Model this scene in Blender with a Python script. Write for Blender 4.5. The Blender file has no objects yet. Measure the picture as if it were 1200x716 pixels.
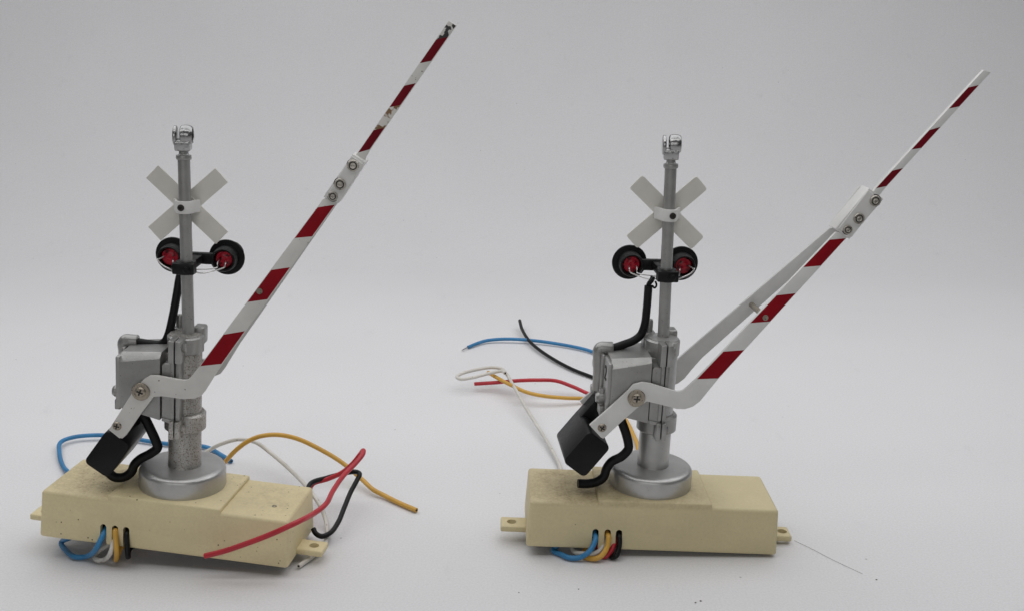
import bpy, bmesh, math, random
from mathutils import Vector, Matrix, Euler
S = 0.001                      # everything below is measured in millimetres
sc = bpy.context.scene
C = sc.collection
R = math.radians

# ------------------------------------------------------------------ camera, world, lamps, exposure
CAM_F, CAM_PITCH, CAM_H, CAM_ROLL = (1331.642352850722, 0.27598609432708315, 164.56118880637237, 0.006199134459236197)
cam_data = bpy.data.cameras.new('camera')
cam_data.sensor_width = 36.0
cam_data.lens = CAM_F / 1200.0 * 36.0
cam_data.clip_start = 0.01
cam_data.clip_end = 50.0
cam = bpy.data.objects.new('camera', cam_data)
C.objects.link(cam)
cam.matrix_world = (Matrix.Translation((0, 0, CAM_H * S)) @ Matrix.Rotation(math.pi / 2 - CAM_PITCH, 4, 'X')
                    @ Matrix.Rotation(CAM_ROLL, 4, 'Z'))
sc.camera = cam

world = bpy.data.worlds.new('World')
sc.world = world
world.use_nodes = True
wb = world.node_tree.nodes['Background']
wb.inputs[0].default_value = (0.98, 0.98, 1.0, 1)
wb.inputs[1].default_value = 0.03


def area(name, loc, target, sx, sy, power, colour):
    d = bpy.data.lights.new(name, 'AREA')
    d.shape = 'RECTANGLE'
    d.size, d.size_y = sx, sy
    d.energy = power
    d.color = colour
    o = bpy.data.objects.new(name, d)
    C.objects.link(o)
    o.location = loc
    o.rotation_euler = (Vector(target) - Vector(loc)).to_track_quat('-Z', 'Y').to_euler()
    return o


area('overhead_softbox', (-0.05, 0.49, 0.39), (-0.05, 0.49, 0.0), 1.15, 0.44, 2.45, (0.985, 0.985, 1.0))
area('front_fill', (-0.1, -0.50, 0.32), (0.0, 0.30, 0.05), 0.9, 0.3, 1.05, (1.0, 0.99, 0.985))  # added fill from behind the camera, brightens the front faces
area('top_strip', (0.0, 0.165, 0.42), (0.0, 0.18, 0.0), 0.7, 0.10, 0.5, (1.0, 0.99, 0.985))

sc.view_settings.view_transform = 'Standard'
sc.view_settings.look = 'None'
sc.view_settings.exposure = 0.05
sc.view_settings.gamma = 1.0
sc.render.engine = 'CYCLES'
sc.cycles.max_bounces = 8

# ------------------------------------------------------------------ materials
def new_mat(name):
    m = bpy.data.materials.new(name)
    m.use_nodes = True
    nt = m.node_tree
    return m, nt, nt.nodes['Principled BSDF']


def nd(nt, kind, **kw):
    n = nt.nodes.new(kind)
    for k, v in kw.items():
        if k in n.inputs:
            n.inputs[k].default_value = v
        else:
            setattr(n, k, v)
    return n


def coords(nt):
    return nd(nt, 'ShaderNodeTexCoord').outputs['Object']


def ramp(nt, src, stops):
    r = nd(nt, 'ShaderNodeValToRGB')
    e = r.color_ramp.elements
    while len(e) < len(stops):
        e.new(0.5)
    for el, (p, c) in zip(e, stops):
        el.position = p
        el.color = c if len(c) == 4 else (*c, 1)
    nt.links.new(src, r.inputs[0])
    return r.outputs[0]


def noise(nt, co, scale, detail=3.0, rough=0.55):
    n = nd(nt, 'ShaderNodeTexNoise', Scale=scale, Detail=detail, Roughness=rough)
    nt.links.new(co, n.inputs['Vector'])
    return n.outputs['Fac']


def mix(nt, fac, a, b):
    m = nd(nt, 'ShaderNodeMix', data_type='RGBA')
    for sock, v in ((m.inputs[0], fac), (m.inputs[6], a), (m.inputs[7], b)):
        if isinstance(v, (int, float)):
            sock.default_value = v
        elif isinstance(v, tuple):
            sock.default_value = (*v, 1) if len(v) == 3 else v
        else:
            nt.links.new(v, sock)
    return m.outputs[2]


def bump(nt, bsdf, h, strength, dist):
    b = nd(nt, 'ShaderNodeBump', Strength=strength, Distance=dist)
    nt.links.new(h, b.inputs['Height'])
    nt.links.new(b.outputs[0], bsdf.inputs['Normal'])


def paint(name, col, rough=0.45, metal=0.0, var=0.12, grain=(900, 0.15), dirt=None, spec=0.5):
    """a paint or plastic: slight blotching, fine grain, optional specks of dirt (colour, scale, threshold)"""
    m, nt, b = new_mat(name)
    co = coords(nt)
    lo = tuple(c * (1 - var) for c in col)
    hi = tuple(min(1, c * (1 + var)) for c in col)
    base = ramp(nt, noise(nt, co, 160, 4), [(0.3, lo), (0.7, hi)])
    if dirt:
        dcol, dscale, th, soft = dirt
        f = ramp(nt, noise(nt, co, dscale, 2, 0.6), [(th, (0, 0, 0)), (th + soft, (1, 1, 1))])
        base = mix(nt, f, base, dcol)
    nt.links.new(base, b.inputs['Base Color'])
    b.inputs['Metallic'].default_value = metal
    b.inputs['Specular IOR Level'].default_value = spec
    g = noise(nt, co, grain[0], 2)
    rr = nd(nt, 'ShaderNodeMapRange')
    rr.inputs['To Min'].default_value = max(0.05, rough - 0.08)
    rr.inputs['To Max'].default_value = min(1, rough + 0.08)
    nt.links.new(g, rr.inputs['Value'])
    nt.links.new(rr.outputs[0], b.inputs['Roughness'])
    if grain[1]:
        bump(nt, b, g, grain[1], 0.0003)
    return m


M = {}
M['silver'] = paint('silver_paint', (0.46, 0.46, 0.45), 0.36, 0.7, 0.10, (2600, 0.10), ((0.16, 0.15, 0.14), 1900, 0.70, 0.06))
M['housing'] = paint('grey_silver_paint', (0.33, 0.33, 0.32), 0.36, 0.6, 0.12, (2400, 0.18), ((0.15, 0.145, 0.14), 2000, 0.66, 0.08))
M['silver_worn'] = paint('worn_silver_paint', (0.43, 0.42, 0.40), 0.40, 0.7, 0.18, (2200, 0.3), ((0.19, 0.165, 0.13), 2300, 0.50, 0.16))
M['chrome'] = paint('bare_cast_metal', (0.36, 0.36, 0.36), 0.24, 0.9, 0.15, (1300, 0.25), ((0.08, 0.08, 0.08), 1300, 0.64, 0.05))
M['white'] = paint('white_enamel', (0.67, 0.67, 0.65), 0.38, 0.0, 0.05, (700, 0.04), ((0.40, 0.38, 0.34), 900, 0.76, 0.03))
M['white_worn'] = paint('chipped_white_enamel', (0.63, 0.62, 0.59), 0.42, 0.0, 0.06, (700, 0.06), ((0.16, 0.13, 0.10), 700, 0.70, 0.02))
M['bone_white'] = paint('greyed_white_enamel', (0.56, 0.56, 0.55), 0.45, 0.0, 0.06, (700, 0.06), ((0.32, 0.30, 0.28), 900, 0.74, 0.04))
M['bone'] = paint('off_white_enamel', (0.66, 0.645, 0.59), 0.5, 0.0, 0.05, (900, 0.05), ((0.30, 0.26, 0.2), 900, 0.76, 0.02))
M['red'] = paint('dark_red_enamel', (0.245, 0.005, 0.012), 0.5, 0.0, 0.10, (700, 0.04), ((0.5, 0.35, 0.33), 800, 0.79, 0.02), 0.10)
M['maroon'] = paint('maroon_enamel', (0.15, 0.005, 0.012), 0.5, 0.0, 0.15, (700, 0.04), ((0.5, 0.42, 0.38), 800, 0.77, 0.02), 0.10)
M['black'] = paint('black_plastic', (0.007, 0.007, 0.0075), 0.38, 0.0, 0.2, (900, 0.08), ((0.06, 0.06, 0.06), 1400, 0.80, 0.02), 0.2)
M['rubber'] = paint('black_rubber', (0.005, 0.005, 0.0055), 0.5, 0.0, 0.2, (700, 0.2), None, 0.25)
M['lamp_red'] = paint('red_resin', (0.36, 0.006, 0.02), 0.25, 0.0, 0.3, (700, 0.4), ((0.07, 0.0, 0.004), 620, 0.50, 0.12), 0.3)
M['lead'] = paint('tinned_lead', (0.62, 0.61, 0.60), 0.3, 0.9, 0.1, (900, 0.05))
M['chipped'] = paint('chipped_white_enamel', (0.66, 0.64, 0.60), 0.45, 0.0, 0.08, (700, 0.1), ((0.20, 0.115, 0.05), 380, 0.50, 0.05))
M['scorched'] = paint('scuffed_white_enamel', (0.55, 0.54, 0.51), 0.45, 0.0, 0.08, (700, 0.1), ((0.012, 0.012, 0.012), 330, 0.56, 0.015))
M['brass'] = paint('dull_nickel', (0.36, 0.32, 0.26), 0.34, 0.8, 0.2, (1500, 0.2), ((0.07, 0.06, 0.05), 1700, 0.60, 0.1))
M['nickel'] = paint('tarnished_nickel', (0.50, 0.47, 0.42), 0.32, 0.7, 0.2, (1500, 0.2), ((0.09, 0.08, 0.07), 1500, 0.60, 0.1))
M['brass_dark'] = paint('dark_dirt', (0.13, 0.12, 0.105), 0.8, 0.0, 0.3, (700, 0.0))
M['shade_and_core'] = paint('painted_shade_and_wire_core', (0.02, 0.017, 0.015), 0.7, 0.0, 0.1, (700, 0.0))  # dark colour for painted shade in slots and grooves, and for wire cores
M['w_blue'] = paint('blue_insulation', (0.030, 0.19, 0.40), 0.42, 0.0, 0.10, (500, 0.06))
M['w_white'] = paint('white_insulation', (0.62, 0.60, 0.55), 0.42, 0.0, 0.08, (500, 0.06), ((0.35, 0.32, 0.27), 500, 0.66, 0.06))
M['w_yellow'] = paint('yellow_insulation', (0.60, 0.34, 0.055), 0.42, 0.0, 0.10, (500, 0.06))
M['w_red'] = paint('red_insulation', (0.46, 0.022, 0.035), 0.42, 0.0, 0.10, (500, 0.06))
M['w_black'] = paint('black_insulation', (0.006, 0.006, 0.0065), 0.40, 0.0, 0.15, (500, 0.06), None, 0.25)
M['hair'] = paint('grey_fibre', (0.34, 0.33, 0.32), 0.6, 0.0, 0.1, (500, 0))


def plastic(name, col, wear, spots, spot_th):
    """cream moulded plastic: matt, brown grime worked into the top, pin-prick specks"""
    m, nt, b = new_mat(name)
    co = coords(nt)
    base = ramp(nt, noise(nt, co, 70, 3), [(0.3, tuple(c * 0.94 for c in col)), (0.7, tuple(c * 1.05 for c in col))])
    # fine mottling
    f = ramp(nt, noise(nt, co, 1500, 2), [(0.40, (0, 0, 0)), (0.75, (1, 1, 1))])
    fm = nd(nt, 'ShaderNodeMath', operation='MULTIPLY')
    fm.inputs[1].default_value = 0.22
    nt.links.new(f, fm.inputs[0])
    base = mix(nt, fm.outputs[0], base, tuple(c * 0.72 for c in col))
    # grime: patches where dust was rubbed into the grain of the upward surfaces
    sx = nd(nt, 'ShaderNodeSeparateXYZ')
    nt.links.new(co, sx.inputs[0])
    top = nd(nt, 'ShaderNodeMapRange')
    top.inputs['From Min'].default_value = 0.0132
    top.inputs['From Max'].default_value = 0.0143
    nt.links.new(sx.outputs[2], top.inputs['Value'])
    for (cx, cy, rad, amt) in wear:
        dv = nd(nt, 'ShaderNodeVectorMath', operation='DISTANCE')
        dv.inputs[1].default_value = (cx * S, cy * S, 0.0146)
        nt.links.new(co, dv.inputs[0])
        fall = nd(nt, 'ShaderNodeMapRange')
        fall.inputs['From Min'].default_value = rad * S
        fall.inputs['From Max'].default_value = rad * S * 0.25
        nt.links.new(dv.outputs['Value'], fall.inputs['Value'])
        g = ramp(nt, noise(nt, co, 1100, 6, 0.75), [(0.40, (0.42, 0.42, 0.42)), (0.66, (1, 1, 1))])
        gg = ramp(nt, noise(nt, co, 260, 3, 0.6), [(0.25, (0.25, 0.25, 0.25)), (0.7, (1, 1, 1))])
        p = nd(nt, 'ShaderNodeMath', operation='MULTIPLY')
        nt.links.new(g, p.inputs[0]); nt.links.new(gg, p.inputs[1])
        q = nd(nt, 'ShaderNodeMath', operation='MULTIPLY')
        nt.links.new(p.outputs[0], q.inputs[0]); nt.links.new(fall.outputs[0], q.inputs[1])
        q2 = nd(nt, 'ShaderNodeMath', operation='MULTIPLY')
        nt.links.new(q.outputs[0], q2.inputs[0]); nt.links.new(top.outputs[0], q2.inputs[1])
        q3 = nd(nt, 'ShaderNodeMath', operation='MULTIPLY')
        nt.links.new(q2.outputs[0], q3.inputs[0]); q3.inputs[1].default_value = amt
        base = mix(nt, q3.outputs[0], base, (0.21, 0.145, 0.075))
    # dark pin-pricks
    v = nd(nt, 'ShaderNodeTexVoronoi', Scale=spots)
    nt.links.new(co, v.inputs['Vector'])
    d = ramp(nt, v.outputs['Distance'], [(0.10, (1, 1, 1)), (0.16, (0, 0, 0))])
    n2 = ramp(nt, noise(nt, co, 120, 2), [(spot_th, (0, 0, 0)), (spot_th + 0.05, (1, 1, 1))])
    vm = nd(nt, 'ShaderNodeMath', operation='MULTIPLY')
    nt.links.new(d, vm.inputs[0]); nt.links.new(n2, vm.inputs[1])
    base = mix(nt, vm.outputs[0], base, (0.13, 0.08, 0.04))
    nt.links.new(base, b.inputs['Base Color'])
    b.inputs['Roughness'].default_value = 0.55
    b.inputs['Specular IOR Level'].default_value = 0.4
    bump(nt, b, noise(nt, co, 1500, 3), 0.12, 0.0003)
    return m


M['creamL'] = plastic('speckled_cream_plastic', (0.735, 0.635, 0.385), [(-25, 15, 24, 0.9), (2, 21, 16, 0.7), (28, 14, 20, 0.45)], 560, 0.50)
M['creamR'] = plastic('tan_cream_plastic', (0.635, 0.55, 0.335), [(-24, 13, 26, 1.0), (4, 8, 22, 0.6)], 430, 0.62)


def table_mat():
    m, nt, b = new_mat('white_sheet')
    co = coords(nt)
    base = ramp(nt, noise(nt, co, 9, 4), [(0.3, (0.735, 0.732, 0.738)), (0.7, (0.765, 0.762, 0.768))])
    # faint scuffs, stretched one way
    mp = nd(nt, 'ShaderNodeMapping')
    mp.inputs['Scale'].default_value = (1.0, 0.35, 1.0)
    mp.inputs['Rotation'].default_value = (0, 0, 0.6)
    nt.links.new(co, mp.inputs[0])
    sc_ = ramp(nt, noise(nt, mp.outputs[0], 90, 6, 0.75), [(0.60, (0, 0, 0)), (0.78, (1, 1, 1))])
    sm = nd(nt, 'ShaderNodeMath', operation='MULTIPLY')
    sm.inputs[1].default_value = 0.26
    nt.links.new(sc_, sm.inputs[0])
    base = mix(nt, sm.outputs[0], base, (0.50, 0.50, 0.51))
    # paper grain
    gr = ramp(nt, noise(nt, co, 1500, 3, 0.7), [(0.35, (0, 0, 0)), (0.7, (1, 1, 1))])
    gm = nd(nt, 'ShaderNodeMath', operation='MULTIPLY')
    gm.inputs[1].default_value = 0.32
    nt.links.new(gr, gm.inputs[0])
    base = mix(nt, gm.outputs[0], base, (0.48, 0.48, 0.49))
    # specks of dust
    v = nd(nt, 'ShaderNodeTexVoronoi', Scale=110)
    nt.links.new(co, v.inputs['Vector'])
    d = ramp(nt, v.outputs['Distance'], [(0.028, (1, 1, 1)), (0.045, (0, 0, 0))])
    n2 = ramp(nt, noise(nt, co, 30, 2), [(0.54, (0, 0, 0)), (0.6, (0.6, 0.6, 0.6))])
    vm = nd(nt, 'ShaderNodeMath', operation='MULTIPLY')
    nt.links.new(d, vm.inputs[0]); nt.links.new(n2, vm.inputs[1])
    base = mix(nt, vm.outputs[0], base, (0.2, 0.2, 0.2))
    nt.links.new(base, b.inputs['Base Color'])
    b.inputs['Roughness'].default_value = 0.5
    b.inputs['Specular IOR Level'].default_value = 0.25
    bump(nt, b, noise(nt, co, 500, 4), 0.06, 0.0004)
    return m


M['table'] = table_mat()


# ------------------------------------------------------------------ mesh helpers (all input in mm)
class MB:
    def __init__(self):
        self.bm = bmesh.new()
        self.mi = 0

    def _add(self, verts, faces, mi=None):
        vs = [self.bm.verts.new(v) for v in verts]
        out = []
        for f in faces:
            try:
                fc = self.bm.faces.new([vs[i] for i in f])
            except ValueError:
                continue
            fc.material_index = self.mi if mi is None else mi
            out.append(fc)
        return vs, out

    def box(self, x0, x1, y0, y1, z0, z1, bev=0.0, segs=2, mat=None, inset_top=0.0):
        t = inset_top
        v = [(x0, y0, z0), (x1, y0, z0), (x1, y1, z0), (x0, y1, z0),
             (x0 + t, y0 + t, z1), (x1 - t, y0 + t, z1), (x1 - t, y1 - t, z1), (x0 + t, y1 - t, z1)]
        if mat:
            v = [tuple(mat @ Vector(p)) for p in v]
        tmp = bmesh.new()
        tv = [tmp.verts.new(p) for p in v]
        for f in ((3, 2, 1, 0), (4, 5, 6, 7), (0, 1, 5, 4), (1, 2, 6, 5), (2, 3, 7, 6), (3, 0, 4, 7)):
            tmp.faces.new([tv[i] for i in f])
        self._merge(tmp, bev, segs)

    def prism(self, outline, y0, y1, bev=0.0, segs=2, mat=None, axis='y'):
        """outline: (x, z) points; extruded along y (or given as (y, z) and extruded along x)"""
        n = len(outline)
        if axis == 'y':
            a = [(p[0], y0, p[1]) for p in outline]
            b = [(p[0], y1, p[1]) for p in outline]
        elif axis == 'x':
            a = [(y0, p[0], p[1]) for p in outline]
            b = [(y1, p[0], p[1]) for p in outline]
        else:
            a = [(p[0], p[1], y0) for p in outline]
            b = [(p[0], p[1], y1) for p in outline]
        v = a + b
        if mat:
            v = [tuple(mat @ Vector(p)) for p in v]
        tmp = bmesh.new()
        tv = [tmp.verts.new(p) for p in v]
        tmp.faces.new(tv[:n])
        tmp.faces.new(tv[n:][::-1])
        for i in range(n):
            j = (i + 1) % n
            tmp.faces.new([tv[j], tv[i], tv[n + i], tv[n + j]])
        self._merge(tmp, bev, segs)

    def _merge(self, tmp, bev, segs):
        bmesh.ops.recalc_face_normals(tmp, faces=tmp.faces)
        if bev > 0:
            ed = [e for e in tmp.edges if len(e.link_faces) == 2 and e.calc_face_angle(0) > R(28)]
            bmesh.ops.bevel(tmp, geom=ed, offset=bev, segments=segs, profile=0.5, affect='EDGES', clamp_overlap=True)
        idx = {}
        for v in tmp.verts:
            idx[v] = self.bm.verts.new(v.co)
        for f in tmp.faces:
            try:
                nf = self.bm.faces.new([idx[v] for v in f.verts])
                nf.material_index = self.mi
            except ValueError:
                pass
        tmp.free()

    def lathe(self, prof, origin=(0, 0, 0), axis='z', n=40, cap=True):
        """prof: (radius, height) from bottom to top"""
        def pt(r, h, a):
            c, s = r * math.cos(a), r * math.sin(a)
            p = {'z': (c, s, h), 'y': (c, h, s), 'x': (h, c, s)}[axis]
            return (p[0] + origin[0], p[1] + origin[1], p[2] + origin[2])
        tmp = bmesh.new()
        rings = []
        for r, h in prof:
            if r < 1e-6:
                rings.append([tmp.verts.new(pt(0, h, 0))])
            else:
                rings.append([tmp.verts.new(pt(r, h, 2 * math.pi * k / n)) for k in range(n)])
        for A, B in zip(rings, rings[1:]):
            for k in range(n):
                k2 = (k + 1) % n
                if len(A) == 1 and len(B) == 1:
                    continue
                if len(A) == 1:
                    tmp.faces.new([A[0], B[k], B[k2]])
                elif len(B) == 1:
                    tmp.faces.new([A[k], A[k2], B[0]])
                else:
                    tmp.faces.new([A[k], A[k2], B[k2], B[k]])
        if cap:
            for rg in (rings[0], rings[-1]):
                if len(rg) > 2:
                    tmp.faces.new(rg)
        self._merge(tmp, 0, 1)

    def tube(self, pts, r, n=10, sub=6, flat=1.0, taper=None):
        """smooth tube through points (Catmull-Rom)"""
        P = [Vector(p) for p in pts]
        path = []
        ext = [P[0] * 2 - P[1]] + P + [P[-1] * 2 - P[-2]]
        for i in range(1, len(ext) - 2):
            p0, p1, p2, p3 = ext[i - 1:i + 3]
            t0 = 0.0
            t1 = t0 + max(1e-4, (p1 - p0).length) ** 0.5
            t2 = t1 + max(1e-4, (p2 - p1).length) ** 0.5
            t3 = t2 + max(1e-4, (p3 - p2).length) ** 0.5
            for k in range(sub):
                t = t1 + (t2 - t1) * k / sub
                A1 = p0 * ((t1 - t) / (t1 - t0)) + p1 * ((t - t0) / (t1 - t0))
                A2 = p1 * ((t2 - t) / (t2 - t1)) + p2 * ((t - t1) / (t2 - t1))
                A3 = p2 * ((t3 - t) / (t3 - t2)) + p3 * ((t - t2) / (t3 - t2))
                B1 = A1 * ((t2 - t) / (t2 - t0)) + A2 * ((t - t0) / (t2 - t0))
                B2 = A2 * ((t3 - t) / (t3 - t1)) + A3 * ((t - t1) / (t3 - t1))
                path.append(B1 * ((t2 - t) / (t2 - t1)) + B2 * ((t - t1) / (t2 - t1)))
        path.append(P[-1])
        tmp = bmesh.new()
        tan = (path[1] - path[0]).normalized()
        up = Vector((0, 0, 1)) if abs(tan.z) < 0.9 else Vector((1, 0, 0))
        nrm = (up - tan * up.dot(tan)).normalized()
        rings = []
        for i, p in enumerate(path):
            a = path[max(0, i - 1)]
            b = path[min(len(path) - 1, i + 1)]
            t = (b - a).normalized()
            nrm = (nrm - t * nrm.dot(t)).normalized()
            bi = t.cross(nrm)
            rr = r if taper is None else r * (1 + (taper - 1) * i / (len(path) - 1))
            rings.append([tmp.verts.new(p + nrm * (rr * math.cos(2 * math.pi * k / n)) * flat + bi * (rr * math.sin(2 * math.pi * k / n)))
                          for k in range(n)])
        for A, B in zip(rings, rings[1:]):
            for k in range(n):
                tmp.faces.new([A[k], A[(k + 1) % n], B[(k + 1) % n], B[k]])
        tmp.faces.new(rings[0][::-1])
        tmp.faces.new(rings[-1])
        self._merge(tmp, 0, 1)
        return path

    def text(self, body, size, mat):
        cu = bpy.data.curves.new('mark', 'FONT')
        cu.body = body
        cu.size = size
        cu.extrude = 0.12
        cu.align_x = 'CENTER'
        cu.align_y = 'CENTER'
        o = bpy.data.objects.new('mark', cu)
        C.objects.link(o)
        dg = bpy.context.evaluated_depsgraph_get()
        me = bpy.data.meshes.new_from_object(o.evaluated_get(dg))
        tmp = bmesh.new()
        tmp.from_mesh(me)
        tmp.transform(mat)
        self._merge(tmp, 0, 1)
        bpy.data.objects.remove(o)
        bpy.data.curves.remove(cu)
        bpy.data.meshes.remove(me)

    def build(self, name, mats, parent=None, xf=None, smooth=32, label=None):
        bm = self.bm
        if xf is not None:
            bm.transform(xf)
        bmesh.ops.scale(bm, vec=(S, S, S), verts=bm.verts)
        me = bpy.data.meshes.new(name)
        bm.to_mesh(me)
        bm.free()
        for m in (mats if isinstance(mats, (list, tuple)) else [mats]):
            me.materials.append(m)
        me.shade_smooth()
        me.set_sharp_from_angle(angle=R(smooth))
        o = bpy.data.objects.new(name, me)
        C.objects.link(o)
        if parent:
            o.parent = parent
        if label:
            o['label'] = label
        return o


def boolean(obj, cutters, op='DIFFERENCE'):
    """apply boolean cuts and discard the cutters"""
    for c in cutters:
        md = obj.modifiers.new('cut', 'BOOLEAN')
        md.operation = op
        md.solver = 'EXACT'
        md.object = c
    bpy.context.view_layer.update()
    dg = bpy.context.evaluated_depsgraph_get()
    me = bpy.data.meshes.new_from_object(obj.evaluated_get(dg))
    old = obj.data
    nm = old.name
    obj.modifiers.clear()
    obj.data = me
    bpy.data.meshes.remove(old)
    me.name = nm
    for c in cutters:
        m = c.data
        bpy.data.objects.remove(c)
        bpy.data.meshes.remove(m)
    me.shade_smooth()
    me.set_sharp_from_angle(angle=R(30))


def thing(name, label, cat, group=None):
    o = bpy.data.objects.new(name, None)
    o.empty_display_size = 0.02
    C.objects.link(o)
    o['label'] = label
    o['category'] = cat
    if group:
        o['group'] = group
    return o


# ------------------------------------------------------------------ setting: a white sheet curving up into the backdrop
def make_sheet():
    prof = [(-260, 0)]
    y = -260
    while y < 640:
        y += 30
        prof.append((y, 0.0))
    y0, rad = prof[-1][0], 260.0
    for k in range(1, 25):
        a = math.pi / 2 * k / 24
        prof.append((y0 + rad * math.sin(a), rad * (1 - math.cos(a))))
    for z in (330, 430, 560, 700, 900, 1150):
        prof.append((y0 + rad, z))
    bm = bmesh.new()
    cols = list(range(-36, 37))
    grid = [[bm.verts.new((cx * 45 * S, p[0] * S, p[1] * S)) for p in prof] for cx in cols]
    for i in range(len(grid) - 1):
        for j in range(len(prof) - 1):
            bm.faces.new([grid[i][j], grid[i + 1][j], grid[i + 1][j + 1], grid[i][j + 1]])
    me = bpy.data.meshes.new('ground')
    bm.to_mesh(me)
    bm.free()
    me.materials.append(M['table'])
    me.shade_smooth()
    o = bpy.data.objects.new('ground', me)
    C.objects.link(o)
    o['kind'] = 'structure'
    return o


make_sheet()

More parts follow.
